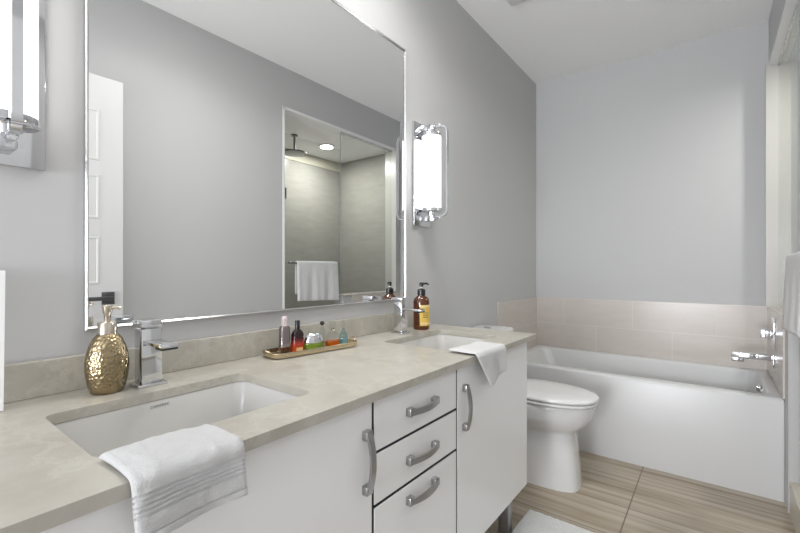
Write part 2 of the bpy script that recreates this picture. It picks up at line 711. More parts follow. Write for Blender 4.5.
# ================================================================== LARGE FIXTURES
# ---- bathtub
TY0 = 2.83
TZ = 0.52
t = thing('bathtub', 'white alcove bathtub with a plain apron along the back wall', 'bathtub', (0.76, 3.2, 0))
b = bmn()
x0, x1, y0, y1 = 0.010, XR - 0.001, TY0, YB - 0.010
rings = [
    rrect(x0, y0, x1, y1, 0.004, 0.0),
    rrect(x0, y0, x1, y1, 0.004, TZ - 0.018),
    rrect(x0 + 0.001, y0 + 0.003, x1 - 0.001, y1 - 0.001, 0.006, TZ - 0.008),
    rrect(x0 + 0.003, y0 + 0.008, x1 - 0.003, y1 - 0.003, 0.008, TZ - 0.002),
    rrect(x0 + 0.006, y0 + 0.016, x1 - 0.006, y1 - 0.006, 0.01, TZ),
    rrect(x0 + 0.055, y0 + 0.062, x1 - 0.048, y1 - 0.040, 0.06, TZ),
    rrect(x0 + 0.064, y0 + 0.070, x1 - 0.054, y1 - 0.046, 0.06, TZ - 0.004),
    rrect(x0 + 0.072, y0 + 0.077, x1 - 0.060, y1 - 0.052, 0.062, TZ - 0.014),
    rrect(x0 + 0.13, y0 + 0.088, x1 - 0.072, y1 - 0.066, 0.07, TZ - 0.16),
    rrect(x0 + 0.24, y0 + 0.105, x1 - 0.090, y1 - 0.085, 0.08, TZ - 0.34),
    rrect(x0 + 0.30, y0 + 0.15, x1 - 0.14, y1 - 0.13, 0.08, TZ - 0.385),
]
loft(b, rings, True, True)
obj('tub_shell', b, 'acrylic', t, True, 50)
b = bmn()
lathe(b, [(0.036, 0.0), (0.036, -0.006), (0.030, -0.010), (0.012, -0.011)], (1.4635, 3.19, 0.470), 24, axis='x')
box(b, (1.438, 3.183, 0.463), (1.455, 3.197, 0.495), 0.003)
o = obj('overflow_drain', b, 'chrome', t)
o['label'] = 'chrome overflow drain'
b = bmn()
lathe(b, [(0.034, 0.0), (0.034, 0.004), (0.028, 0.006)], (1.25, 3.20, TZ - 0.386), 24)
obj('floor_drain', b, 'chrome', t)

# ---- tub filler and valve on the tiled right wall
XT = XR - 0.008
t = thing('tub_spout', 'flat rectangular chrome tub filler on the right tile wall', 'tub faucet', (XT, 3.20, 0.655))
b = bmn()
box(b, (XT - 0.010, 3.162, 0.615), (XT, 3.238, 0.690), 0.002)
obj('wall_plate', b, 'chrome', t)
b = bmn()
box(b, (XT - 0.195, 3.172, 0.652), (XT - 0.010, 3.228, 0.684), 0.003)
box(b, (XT - 0.195, 3.172, 0.630), (XT - 0.135, 3.228, 0.654), 0.003)
obj('spout', b, 'chrome', t)
t = thing('mixer_valve', 'chrome tub mixer valve with an upright plate above the tub filler', 'valve', (XT, 3.20, 0.715))
b = bmn()
box(b, (XT - 0.008, 3.150, 0.715), (XT, 3.250, 0.905), 0.003)
obj('wall_plate', b, 'chrome', t)
b = bmn()
lathe(b, [(0.024, 0.0), (0.024, -0.030)], (XT - 0.008, 3.20, 0.805), 24, axis='x')
obj('stem', b, 'chrome', t)
b = bmn()
box(b, (XT - 0.062, 3.175, 0.780), (XT - 0.014, 3.225, 0.830), 0.003)
obj('handle', b, 'chrome', t)


# ---- toilet
def egg(xb, xf, cy, hw, z, n=40, p=2.25):
    xm = xb + (xf - xb) * 0.42
    pts = []
    for i in range(n):
        a = 2 * PI * i / n
        c, s = math.cos(a), math.sin(a)
        px = math.copysign(abs(c) ** (2 / p), c)
        py = math.copysign(abs(s) ** (2 / p), s)
        pts.append((xm + px * ((xf - xm) if c > 0 else (xm - xb)), cy + py * hw, z))
    return pts


CY = 2.355
t = thing('toilet', 'white skirted toilet with closed lid between vanity and bathtub', 'toilet', (0.4, CY, 0))
b = bmn()
loft(b, [egg(0.06, 0.668, CY, 0.126, 0.0, p=3.8), egg(0.06, 0.668, CY, 0.126, 0.012, p=3.8), egg(0.06, 0.654, CY, 0.121, 0.15, p=3.5),
         egg(0.06, 0.642, CY, 0.119, 0.290, p=3.2), egg(0.06, 0.646, CY, 0.122, 0.300, p=2.9), egg(0.07, 0.672, CY, 0.146, 0.318, p=2.6), egg(0.08, 0.706, CY, 0.168, 0.352, p=2.4),
         egg(0.08, 0.730, CY, 0.181, 0.395, p=2.3), egg(0.08, 0.738, CY, 0.184, 0.435, p=2.3), egg(0.08, 0.740, CY, 0.184, 0.449, p=2.3), egg(0.085, 0.734, CY, 0.180, 0.455, p=2.3)])
obj('bowl', b, 'porcelain', t, True, 60)
b = bmn()
loft(b, [egg(0.235, 0.744, CY, 0.184, 0.459, p=2.3), egg(0.23, 0.750, CY, 0.188, 0.463, p=2.3), egg(0.23, 0.750, CY, 0.188, 0.471, p=2.3), egg(0.235, 0.744, CY, 0.184, 0.475, p=2.3)])
obj('seat', b, 'porcelain', t, True, 60)
b = bmn()
loft(b, [egg(0.225, 0.746, CY, 0.185, 0.479, p=2.3), egg(0.22, 0.754, CY, 0.190, 0.483, p=2.3), egg(0.22, 0.754, CY, 0.190, 0.492, p=2.3),
         egg(0.23, 0.744, CY, 0.183, 0.499, p=2.3), egg(0.26, 0.712, CY, 0.162, 0.504, p=2.3), egg(0.35, 0.61, CY, 0.09, 0.507, p=2.3)])
obj('lid', b, 'porcelain', t, True, 60)
b = bmn()
loft(b, [rrect(0.022, CY - 0.155, 0.205, CY + 0.155, 0.03, 0.44), rrect(0.016, CY - 0.162, 0.212, CY + 0.162, 0.03, 0.60), rrect(0.014, CY - 0.165, 0.216, CY + 0.165, 0.03, 0.772)])
obj('tank', b, 'porcelain', t, True, 50)
b = bmn()
loft(b, [rrect(0.010, CY - 0.170, 0.224, CY + 0.170, 0.03, 0.774), rrect(0.008, CY - 0.173, 0.228, CY + 0.173, 0.032, 0.780), rrect(0.008, CY - 0.173, 0.228, CY + 0.173, 0.032, 0.802), rrect(0.014, CY - 0.166, 0.222, CY + 0.166, 0.03, 0.812), rrect(0.05, CY - 0.13, 0.19, CY + 0.13, 0.03, 0.815)])
obj('tank_lid', b, 'porcelain', t, True, 50)
b = bmn()
lathe(b, [(0.022, 0), (0.022, 0.006), (0.018, 0.008)], (0.12, CY, 0.815), 24)
obj('flush_button', b, 'chrome', t)

# ---- vanity cabinet
VF = 0.58            # door face
VY0, VY1 = 0.128, 1.785
VZ0, VZ1 = 0.228, 0.866
G0, G1 = 0.750, 1.158
t = thing('vanity_cabinet', 'long gloss white double vanity cabinet raised on metal legs', 'cabinet', (0.29, 0.957, 0))
b = bmn()
box(b, (0.006, VY0 + 0.018, VZ0 + 0.002), (VF - 0.024, VY1 - 0.018, VZ0 + 0.020))
box(b, (0.006, VY0 + 0.018, VZ0 + 0.020), (0.020, VY1 - 0.018, VZ1))
for yy in (G0, G1):
    box(b, (0.02, yy - 0.009, VZ0 + 0.020), (VF - 0.024, yy + 0.009, VZ1 - 0.001))
    box(b, (VF - 0.030, yy - 0.0038, VZ0 + 0.001), (VF - 0.002, yy + 0.0038, VZ1 - 0.005))  # black strip in place of the shade between the fronts
box(b, (VF - 0.040, VY0 + 0.018, VZ1 - 0.019), (VF - 0.024, VY1 - 0.018, VZ1 - 0.001))
for zz in (0.7305, 0.600):
    box(b, (VF - 0.040, G0, zz - 0.010), (VF - 0.024, G1, zz + 0.010))
    box(b, (VF - 0.030, G0, zz - 0.0030), (VF - 0.002, G1, zz + 0.0030))  # same painted gap shade between the drawers
obj('carcass', b, 'carcass', t, False)
for ya, yb in ((VY0, VY0 + 0.017), (VY1 - 0.017, VY1)):
    b = bmn()
    box(b, (0.006, ya, VZ0), (VF - 0.023, yb, VZ1), 0.001, 1)
    obj('side_panel', b, 'cabinet', t)


def pull(axis, c, length):
    """bow pull: two square feet and an arched flat bar, standing off the face at x = VF"""
    b = bmn()
    hw, L = 0.0085, length / 2
    f = Vector((0, 1, 0)) if axis == 'y' else Vector((0, 0, 1))
    s = Vector((0, 0, 1)) if axis == 'y' else Vector((0, 1, 0))
    cc = Vector(c)
    for sg in (-1, 1):
        p = cc + f * (L - 0.011) * sg
        a = p - f * 0.011 - s * 0.011
        q = p + f * 0.011 + s * 0.011
        box(b, (VF, min(a.y, q.y), min(a.z, q.z)), (VF + 0.017, max(a.y, q.y), max(a.z, q.z)), 0.002)
    pts = []
    for i in range(17):
        u = -1 + 2 * i / 16
        pts.append(cc + f * (L - 0.004) * u + Vector((VF - cc.x + 0.013 + 0.013 * (1 - u * u), 0, 0)))
    ribbon(b, pts, s, 0.017, 0.007)
    return b


for ya, yb, hy in ((VY0 + 0.001, G0 - 0.005, G0 - 0.030), (G1 + 0.0045, VY1 - 0.001, G1 + 0.046)):
    b = bmn()
    box(b, (VF - 0.020, ya, VZ0), (VF, yb, VZ1 - 0.004), 0.0012, 1)
    d = obj('door', b, 'cabinet', t)
    o = obj('handle', pull('z', (VF, hy, 0.725), 0.150), 'satin', d)
    o['label'] = 'satin nickel bow handle'
for za, zb, hz in ((0.7345, VZ1 - 0.004, 0.796), (0.6045, 0.7265, 0.665), (VZ0, 0.5955, 0.557)):
    b = bmn()
    box(b, (VF - 0.020, G0 + 0.004, za), (VF, G1 - 0.004, zb), 0.0012, 1)
    d = obj('drawer', b, 'cabinet', t)
    o = obj('handle', pull('y', (VF, 0.955, hz), 0.146), 'satin', d)
    o['label'] = 'satin nickel bow handle'
for xx in (0.08, 0.494):
    for yy in (VY0 + 0.07, VY1 - 0.036):
        b = bmn()
        box(b, (xx - 0.024, yy - 0.024, 0.0), (xx + 0.024, yy + 0.024, VZ0), 0.002)
        o = obj('leg', b, 'leg_metal', t)
        o['label'] = 'square brushed metal leg'

# ---- countertop with two sink cut-outs, and its backsplash
KZ = 0.89
CT = 0.022
SK = [(0.181, 0.2137, 0.485, 0.644), (0.181, 1.264, 0.485, 1.694)]
t = thing('countertop', 'beige veined quartz countertop with two sink cut-outs on the white vanity', 'countertop', (0.30, 0.954, KZ - CT))
b = filled([(0.002, 0.066), (0.602, 0.066), (0.602, 1.842), (0.002, 1.842)],
           [[p[:2] for p in rrect(s[0], s[1], s[2], s[3], 0.022, 0)] for s in SK], CT - 0.0004, None, 'slab')
bmesh.ops.translate(b, verts=b.verts, vec=(0, 0, KZ - CT / 2))
obj('slab', b, 'quartz', t, True, 25)
b = bmn()
box(b, (0.002, 0.066, KZ + 0.0003), (0.021, 1.842, 0.972), 0.0012, 1)
o = obj('backsplash', b, 'quartz')
tag(o, 'low beige quartz backsplash strip along the wall under the mirror', 'backsplash')
recenter(o)


# ---- sinks
def make_sink(label):
    s = SK[0]
    cx, cy = (s[0] + s[2]) / 2, (s[1] + s[3]) / 2
    t = thing('sink', label, 'sink', (cx, cy, 0.70), 'undermount sinks in the vanity top')
    zt = KZ - CT - 0.001
    b = bmn()
    e = 0.010

    def rr(d, r, z):
        return rrect(s[0] + d, s[1] + d, s[2] - d, s[3] - d, r, z)
    loft(b, [rr(-0.022, 0.03, zt - 0.150), rr(-0.022, 0.03, zt), rr(-0.002, 0.024, zt), rr(0.000, 0.026, zt - 0.006), rr(0.008, 0.034, zt - 0.10), rr(0.014, 0.04, zt - 0.128), rr(0.040, 0.05, zt - 0.140), rr(0.10, 0.04, zt - 0.144)])
    obj('basin', b, 'basin', t, True, 60)
    b = bmn()
    lathe(b, [(0.026, 0.0), (0.026, 0.003), (0.020, 0.005), (0.006, 0.004)], (cx, cy, zt - 0.1438), 24)
    obj('drain', b, 'chrome', t)
    return t


sink1 = make_sink('white rectangular sink nearest the camera, in front of the gold dispenser')
sink2 = copy_tree(sink1)
sink2.location.y += SK[1][1] - SK[0][1]
sink2['label'] = 'white rectangular sink further back, in front of the amber bottle'
# maker's name printed on the back wall of the near basin
b = text_mesh('CONTRAC', 0.0088)
mtx = Matrix(((0, 0, 1, 0.1836), (1, 0, 0, 0.429), (0, 1, 0, 0.8545), (0, 0, 0, 1)))
bmesh.ops.transform(b, matrix=mtx, verts=b.verts)
o = obj('lettering', b, 'print', sink1, False)
o['label'] = 'small dark lettering'

# ---- mirror
MY0, MY1, MZ0, MZ1 = 0.328, 1.647, 1.03, 2.28
t = thing('mirror', 'large frameless-look wall mirror with a thin silver edge above the vanity', 'mirror', (0, (MY0 + MY1) / 2, MZ0))
b = bmn()
box(b, (0.002, MY0 + 0.004, MZ0 + 0.004), (0.008, MY1 - 0.004, MZ1 - 0.004))
obj('mirror_glass', b, 'mirror', t, False)
b = bmn()
fw = 0.008
loops = []
for d, x in ((0.0, 0.001), (0.0, 0.012), (0.003, 0.016), (fw - 0.004, 0.016), (fw, 0.0085)):
    loops.append([(x, MY0 + d, MZ0 + d), (x, MY1 - d, MZ0 + d), (x, MY1 - d, MZ1 - d), (x, MY0 + d, MZ1 - d)])
loft(b, loops, False, False)
obj('frame', b, 'silver_frame', t, False)


# ---- wall sconces
def make_sconce(label):
    cy = 0.179
    t = thing('wall_sconce', label, 'wall lamp', (0, cy, 1.41), 'wall sconces beside the mirror')
    b = bmn()
    box(b, (0.001, cy - 0.074, 1.408), (0.013, cy + 0.074, 1.948), 0.002)
    obj('back_plate', b, 'chrome', t)
    xs = 0.072
    b = bmn()
    lathe(b, [(0.046, 1.492), (0.049, 1.496), (0.049, 1.870), (0.046, 1.874)], (xs, cy, 0), 40)
    o = obj('shade', b, 'shade', t)
    o['label'] = 'glowing white cylinder glass'
    for z0, sg in ((1.488, -1), (1.878, 1)):
        b = bmn()
        pr = [(0.051, z0 + 0.006 * -sg * 1.6), (0.053, z0), (0.053, z0 + 0.006 * sg), (0.049, z0 + 0.009 * sg), (0.020, z0 + 0.010 * sg), (0.018, z0 + 0.030 * sg)]
        lathe(b, pr, (xs, cy, 0), 32)
        obj('end_cap', b, 'chrome', t)
        za, zb = sorted((z0 + 0.026 * sg, z0 + 0.060 * sg))
        b = bmn()
        box(b, (0.012, cy - 0.014, za + 0.002), (xs + 0.018, cy + 0.014, zb - 0.002), 0.003)
        lathe(b, [(0.007, 0), (0.007, 0.03), (0.009, 0.034), (0.006, 0.04)], (xs + 0.016, cy, (za + zb) / 2), 16, axis='x')
        obj('arm', b, 'chrome', t)
    r = 0.035
    xf, z0, z1 = 0.167, 1.452, 1.914
    pts = [(xs + 0.01, cy, z0)]
    for i in range(9):
        a = -PI / 2 + PI / 2 * i / 8
        pts.append((xf - r + r * math.cos(a), cy, z0 + r + r * math.sin(a)))
    for i in range(9):
        a = PI / 2 * i / 8
        pts.append((xf - r + r * math.cos(a), cy, z1 - r + r * math.sin(a)))
    pts.append((xs + 0.01, cy, z1))
    b = bmn()
    ribbon(b, pts, (0, 1, 0), 0.017, 0.006)
    obj('strap', b, 'chrome', t, True, 30)
    return t


s1 = make_sconce('chrome wall sconce with lit glass cylinder left of the mirror')
s2 = copy_tree(s1)
s2.location.y = 1.792
s2['label'] = 'chrome wall sconce with lit glass cylinder right of the mirror'

# ---- shower: fixed glass, door, shower head, recessed lamp
GX = XR + 0.042
t = thing('fixed_glass_panel', 'clear fixed glass panel on the low wall beside the tub, in the mirror', 'glass panel', (GX, 3.1, PONYH))
b = bmn()
box(b, (GX - 0.005, PONY0 + 0.004, PONYH + 0.002), (GX + 0.005, OP1 - 0.0125, OPH - 0.018))
obj('glass', b, 'glass', t, False)
b = bmn()
box(b, (GX - 0.0052, PONY0 + 0.001, PONYH + 0.002), (GX + 0.0052, PONY0 + 0.004, OPH - 0.018))
obj('glass_edge', b, 'glass_edge', t, False)
b = bmn()
box(b, (GX - 0.010, PONY0 + 0.004, OPH - 0.030), (GX + 0.010, OP1 - 0.014, OPH - 0.014))
obj('channel', b, 'silver_frame', t, False)

t = thing('shower_door', 'frameless glass shower door with towel bar, in the mirror', 'shower door', (GX, OP0 + 0.02, 0.16))
DTOP = 2.30
b = bmn()
box(b, (GX - 0.005, OP0 + 0.022, 0.168), (GX + 0.005, PONY0 - 0.006, DTOP))
obj('glass', b, 'glass', t, False)
for z in (0.45, 1.76):
    b = bmn()
    box(b, (GX - 0.011, OP0 + 0.014, z), (GX + 0.011, OP0 + 0.060, z + 0.09), 0.002)
    o = obj('hinge', b, 'dark_metal', t)
BX, BZ = 1.524, 1.235
b = bmn()
tube(b, [(BX, 2.105, BZ), (BX, 2.655, BZ)], 0.008, 16)
for yy in (2.125, 2.640):
    tube(b, [(BX, yy, BZ), (GX - 0.004, yy, BZ)], 0.007, 12)
o = obj('towel_bar', b, 'dark_metal', t)
o['label'] = 'dark metal towel bar'

t = thing('shower_head', 'square rain shower head hanging from the shower ceiling, in the mirror', 'shower head', (2.03, 2.55, OPH))
b = bmn()
lathe(b, [(0.032, 0.005), (0.032, -0.006), (0.014, -0.010)], (2.03, 2.55, OPH), 24)
obj('flange', b, 'dark_metal', t)
b = bmn()
tube(b, [(2.03, 2.55, OPH - 0.005), (2.03, 2.55, OPH - 0.14)], 0.010, 12)
obj('arm', b, 'dark_metal', t)
b = bmn()
lathe(b, [(0.016, 0.02), (0.018, 0.0), (0.10, -0.012), (0.118, -0.016), (0.118, -0.026), (0.11, -0.028)], (2.03, 2.55, OPH - 0.15), 32)
obj('spray_plate', b, 'dark_metal', t)

t = thing('recessed_light', 'round lit downlight in the shower ceiling, in the mirror', 'ceiling light', (2.04, 2.98, OPH))
b = bmn()
lathe(b, [(0.076, 0.004), (0.078, -0.001), (0.074, -0.004), (0.061, -0.003)], (2.04, 2.98, OPH), 32)
obj('trim_ring', b, 'white_trim', t)
b = bmn()
lathe(b, [(0.060, -0.0028), (0.060, -0.0045), (0.04, -0.005)], (2.04, 2.98, OPH), 32)
obj('lens', b, 'lamp', t)
l = area_light('shower_lamp', (2.04, 2.98, OPH - 0.012), (0, 0, 0), 0.125, 0.125, 16, (1, 0.98, 0.95), 'DISK')
l.parent = t
l.location = (0, 0, -0.012)

# ---- wide flush ceiling lamp, added out of view to light the room
LX, LY = 0.62, 1.20
t = thing('added_ceiling_light', 'added, unseen wide round flush ceiling lamp over the vanity walkway', 'ceiling light', (LX, LY, ZC))
b = bmn()
lathe(b, [(0.315, 0.0), (0.315, -0.020), (0.308, -0.024), (0.300, -0.022)], (LX, LY, ZC), 48)
obj('housing', b, 'white_trim', t)
b = bmn()
lathe(b, [(0.299, -0.018), (0.297, -0.027), (0.25, -0.032), (0.10, -0.036)], (LX, LY, ZC), 48)
obj('diffuser', b, 'lamp', t)
l = area_light('added_room_fill', (0, 0, 0), (0, 0, 0), 0.58, 0.58, 9, (1, 0.985, 0.96), 'DISK')
l.parent = t
l.data.spread = math.radians(150)
l.location = (0, 0, -0.045)

# ---- ceiling vent
t = thing('exhaust_vent', 'square white exhaust vent on the ceiling above the toilet', 'vent', (0.375, 2.29, ZC))
b = bmn()
box(b, (0.25, 2.165, ZC - 0.016), (0.50, 2.415, ZC), 0.005)
obj('cover', b, 'white_plastic', t)
for i in range(5):
    b = bmn()
    yy = 2.19 + i * 0.03
    box(b, (0.275, yy, ZC - 0.0175), (0.475, yy + 0.010, ZC - 0.0155))
    obj('slot', b, 'gap', t, False)  # dark strip on the cover stands in for shade inside a slot


# ================================================================== SMALL THINGS
# ---- faucets
def make_faucet(label):
    c = (0.105, 0.434)
    t = thing('faucet', label, 'faucet', (c[0], c[1], KZ), 'square chrome faucets on the vanity')
    b = bmn()
    box(b, (c[0] - 0.029, c[1] - 0.034, KZ), (c[0] + 0.029, c[1] + 0.034, KZ + 0.008), 0.0015)
    obj('base_plate', b, 'chrome', t)
    b = bmn()
    box(b, (c[0] - 0.021, c[1] - 0.0235, KZ + 0.008), (c[0] + 0.021, c[1] + 0.0235, KZ + 0.143), 0.0015)
    obj('column', b, 'chrome', t)
    b = bmn()
    box(b, (c[0] + 0.020, c[1] - 0.020, KZ + 0.106), (c[0] + 0.122, c[1] + 0.020, KZ + 0.115), 0.0015)
    obj('spout', b, 'chrome', t)
    b = bmn()
    box(b, (c[0] + 0.085, c[1] - 0.018, KZ + 0.1015), (c[0] + 0.120, c[1] + 0.018, KZ + 0.1062))
    o = obj('spout_underside', b, 'black', t, False)  # black block under the spout tip
    b = bmn()
    box(b, (c[0] - 0.012, c[1] - 0.012, KZ + 0.142), (c[0] + 0.012, c[1] + 0.012, KZ + 0.146))
    box(b, (c[0] - 0.038, c[1] - 0.0235, KZ + 0.1455), (c[0] + 0.022, c[1] + 0.0235, KZ + 0.163), 0.0015)
    obj('handle', b, 'chrome', t)
    return t


f1 = make_faucet('square chrome faucet beside the gold soap dispenser')
f2 = copy_tree(f1)
f2.location.y += SK[1][1] - SK[0][1]
f2['label'] = 'square chrome faucet beside the amber pump bottle'

# ---- gold soap dispenser
gx, gy = 0.092, 0.350
t = thing('soap_dispenser', 'egg-shaped hammered gold soap dispenser by the near faucet', 'soap dispenser', (gx, gy, KZ))
b = bmn()
pr = [(0.0365, 0.0), (0.0395, 0.003), (0.044, 0.016), (0.0485, 0.034), (0.0515, 0.055), (0.0515, 0.072), (0.0485, 0.092), (0.043, 0.110), (0.035, 0.126), (0.026, 0.136), (0.021, 0.140)]
lathe(b, pr, (gx, gy, KZ), 48, 0.80, 0.86)
obj('body', b, 'gold', t, True, 60)
b = bmn()
lathe(b, [(0.0195, 0.138), (0.0195, 0.164), (0.018, 0.166)], (gx, gy, KZ), 32)
obj('collar', b, 'gold_plain', t)
b = bmn()
lathe(b, [(0.0065, 0.164), (0.0070, 0.183), (0.0095, 0.186), (0.0115, 0.204), (0.0095, 0.206)], (gx, gy, KZ), 24)
tube(b, [(gx, gy, KZ + 0.200), (gx + 0.012, gy + 0.016, KZ + 0.200), (gx + 0.016, gy + 0.022, KZ + 0.197)], [0.0048, 0.0042, 0.0036], 12)
obj('pump', b, 'gold_plain', t)

# ---- amber pump bottle
ax, ay = 0.107, 1.647
t = thing('pump_bottle', 'amber glass pump bottle with yellow label at the far end of counter', 'bottle', (ax, ay, KZ))
b = bmn()
lathe(b, [(0.036, 0.0), (0.0385, 0.003), (0.0395, 0.012), (0.0395, 0.132), (0.037, 0.145), (0.030, 0.155), (0.020, 0.162), (0.0165, 0.166), (0.0165, 0.170)], (ax, ay, KZ), 40)
obj('glass_body', b, 'amber', t, True, 50)
b = bmn()


def arc_patch(b, cx, cy, r, a0, a1, z0, z1, n=20, t=0.0006):
    outer = [[(cx + (r + d) * math.cos(a0 + (a1 - a0) * i / n), cy + (r + d) * math.sin(a0 + (a1 - a0) * i / n), z) for d, z in ((0, z0), (t, z0), (t, z1), (0, z1))] for i in range(n + 1)]
    loft(b, outer)


la, lb = math.radians(-66), math.radians(38)
arc_patch(b, ax, ay, 0.0396, la, lb, KZ + 0.020, KZ + 0.120)
lab = obj('label', b, 'label', t)
lab['label'] = 'yellow paper label'
b = bmn()
arc_patch(b, ax, ay, 0.0403, la, lb, KZ + 0.108, KZ + 0.118)
obj('label_band', b, 'label_edge', lab)
b = bmn()
arc_patch(b, ax, ay, 0.0403, la + 0.1, lb - 0.1, KZ + 0.027, KZ + 0.036)
obj('label_band', b, 'label_edge', lab)
b = bmn()
for i in range(3):
    z = KZ + 0.060 + 0.010 * i
    arc_patch(b, ax, ay, 0.0403, la + 0.35, lb - 0.75, z, z + 0.0035, 8)
b2 = b
obj('print', b2, 'print', lab)
b = bmn()
lathe(b, [(0.0195, 0.166), (0.0195, 0.190), (0.016, 0.194), (0.006, 0.196), (0.006, 0.199)], (ax, ay, KZ), 28)
obj('collar', b, 'black', t)
b = bmn()
lathe(b, [(0.0055, 0.199), (0.0055, 0.207)], (ax, ay, KZ), 20)
o = obj('stem', b, 'white_plastic', t)
b = bmn()
lathe(b, [(0.007, 0.206), (0.010, 0.208), (0.010, 0.224), (0.008, 0.227)], (ax, ay, KZ), 24)
tube(b, [(ax, ay, KZ + 0.221), (ax + 0.022, ay + 0.014, KZ + 0.222), (ax + 0.030, ay + 0.019, KZ + 0.216)], [0.006, 0.005, 0.004], 12)
obj('pump_head', b, 'black', t)

# ---- perfume tray and bottles (laid out in the tray's own frame: v along the tray, w across)
TA = math.radians(-6.8)
tcx, tcy = 0.1030, 0.971


def on_tray(w, v):
    return (tcx + w * math.cos(TA) - v * math.sin(TA), tcy + w * math.sin(TA) + v * math.cos(TA))


t = thing('vanity_tray', 'long narrow brass perfume tray with raised rim on the counter', 'tray', (tcx, tcy, KZ + 0.0006))
b = bmn()
hx, hy = 0.055, 0.178


def tr(d, z, r=0.036):
    return rrect(-hx + d, -hy + d, hx - d, hy - d, r - d * 0.6, z)


loft(b, [tr(0.010, 0.0), tr(0.003, 0.003), tr(0.0, 0.017), tr(0.001, 0.019), tr(0.003, 0.019), tr(0.006, 0.006), tr(0.010, 0.004)])
tobj = obj('rim', b, 'tray_gold', t, local=True)
b = bmn()
loft(b, [tr(0.009, 0.0042), tr(0.0095, 0.0050)])
obj('mirror_base', b, 'tray_base', t, local=True)
for sg in (-1, 1):
    b = bmn()
    pts = [(0.018 * math.cos(a), sg * (hy - 0.004 + 0.012 * math.sin(a)), 0.018 + 0.008 * math.sin(a)) for a in [PI * i / 12 for i in range(13)]]
    tube(b, pts, 0.0028, 10)
    obj('handle', b, 'tray_gold', t, local=True)
t.rotation_euler = (0, 0, TA)
TZ0 = KZ + 0.0058


def bottle(name, label, w, v):
    p = on_tray(w, v)
    o = thing(name, label, 'perfume', (p[0], p[1], TZ0))
    o.rotation_euler = (0, 0, TA)
    return o


P = dict(local=True)
# tall gunmetal bottle
t = bottle('perfume_bottle', 'tall slim gunmetal perfume bottle with pale pink cap', -0.006, -0.110)
b = bmn()
loft(b, [rrect(-0.012, -0.018, 0.012, 0.018, 0.006, 0.0), rrect(-0.0125, -0.0185, 0.0125, 0.0185, 0.006, 0.004), rrect(-0.0115, -0.0165, 0.0115, 0.0165, 0.006, 0.088), rrect(-0.009, -0.013, 0.009, 0.013, 0.006, 0.093)])
obj('body', b, 'gunmetal', t, **P)
b = bmn()
lathe(b, [(0.0105, 0.093), (0.0110, 0.096), (0.0105, 0.112), (0.012, 0.116), (0.010, 0.124), (0.004, 0.127)], (0, 0, 0), 20)
obj('cap', b, 'pink_cap', t, **P)
# dark-to-red bottle
t = bottle('perfume_bottle', 'black-capped perfume bottle fading from black to red', 0.006, -0.068)
b = bmn()
loft(b, [rrect(-0.013, -0.020, 0.013, 0.020, 0.006, 0.0), rrect(-0.0135, -0.0205, 0.0135, 0.0205, 0.006, 0.003), rrect(-0.013, -0.0195, 0.013, 0.0195, 0.006, 0.062), rrect(-0.011, -0.016, 0.011, 0.016, 0.008, 0.072), rrect(-0.007, -0.009, 0.007, 0.009, 0.0065, 0.079)])
obj('body', b, 'red_bottle', t, **P)
b = bmn()
box(b, (0.0132, -0.012, 0.004), (0.0142, 0.012, 0.018))
obj('label', b, 'tan_label', t, False, **P)
b = bmn()
lathe(b, [(0.0085, 0.079), (0.0085, 0.107), (0.0075, 0.109)], (0, 0, 0), 24)
obj('cap', b, 'black', t, **P)
# round green bottle with silver dome
t = bottle('perfume_bottle', 'squat round green perfume bottle with a silver dome cap', 0.004, -0.002)
b = bmn()
lathe(b, [(0.026, 0.0), (0.033, 0.003), (0.039, 0.012), (0.040, 0.022), (0.039, 0.027)], (0, 0, 0), 36, 0.72, 1.0)
obj('body', b, 'green_glass', t, True, 60, **P)
b = bmn()
lathe(b, [(0.0395, 0.0275), (0.0395, 0.033), (0.036, 0.044), (0.029, 0.054), (0.018, 0.060), (0.007, 0.0605), (0.003, 0.0585)], (0, 0, 0), 36, 0.72, 1.0)
obj('cap', b, 'chrome', t, True, 60, **P)
# clear bottle holding orange perfume
t = bottle('perfume_bottle', 'clear glass perfume bottle holding orange liquid', 0.004, 0.082)
b = bmn()
loft(b, [rrect(-0.017, -0.027, 0.017, 0.027, 0.010, 0.0), rrect(-0.018, -0.028, 0.018, 0.028, 0.010, 0.004), rrect(-0.016, -0.024, 0.016, 0.024, 0.010, 0.040), rrect(-0.010, -0.014, 0.010, 0.014, 0.009, 0.054), rrect(-0.006, -0.006, 0.006, 0.006, 0.0055, 0.060)])
obj('body', b, 'clear_bottle', t, **P)
b = bmn()
loft(b, [rrect(-0.0155, -0.0255, 0.0155, 0.0255, 0.009, 0.003), rrect(-0.0155, -0.0250, 0.0155, 0.0250, 0.009, 0.022)])
obj('liquid', b, 'orange_liq', t, **P)
b = bmn()
lathe(b, [(0.006, 0.060), (0.0065, 0.066)], (0, 0, 0), 20)
obj('neck_ring', b, 'gold_plain', t, **P)
b = bmn()
box(b, (-0.009, -0.009, 0.066), (0.009, 0.009, 0.092), 0.002)
obj('cap', b, 'clear_bottle', t, **P)
# slim vial with a black ball stopper
t = bottle('perfume_vial', 'slim clear perfume vial with a round black stopper', -0.034, 0.062)
b = bmn()
lathe(b, [(0.009, 0.0), (0.010, 0.003), (0.010, 0.062), (0.005, 0.070), (0.005, 0.076)], (0, 0, 0), 20)
obj('body', b, 'clear_bottle', t, **P)
b = bmn()
bmesh.ops.create_uvsphere(b, u_segments=20, v_segments=12, radius=0.0085, matrix=Matrix.Translation((0, 0, 0.084)))
obj('stopper', b, 'black', t, **P)
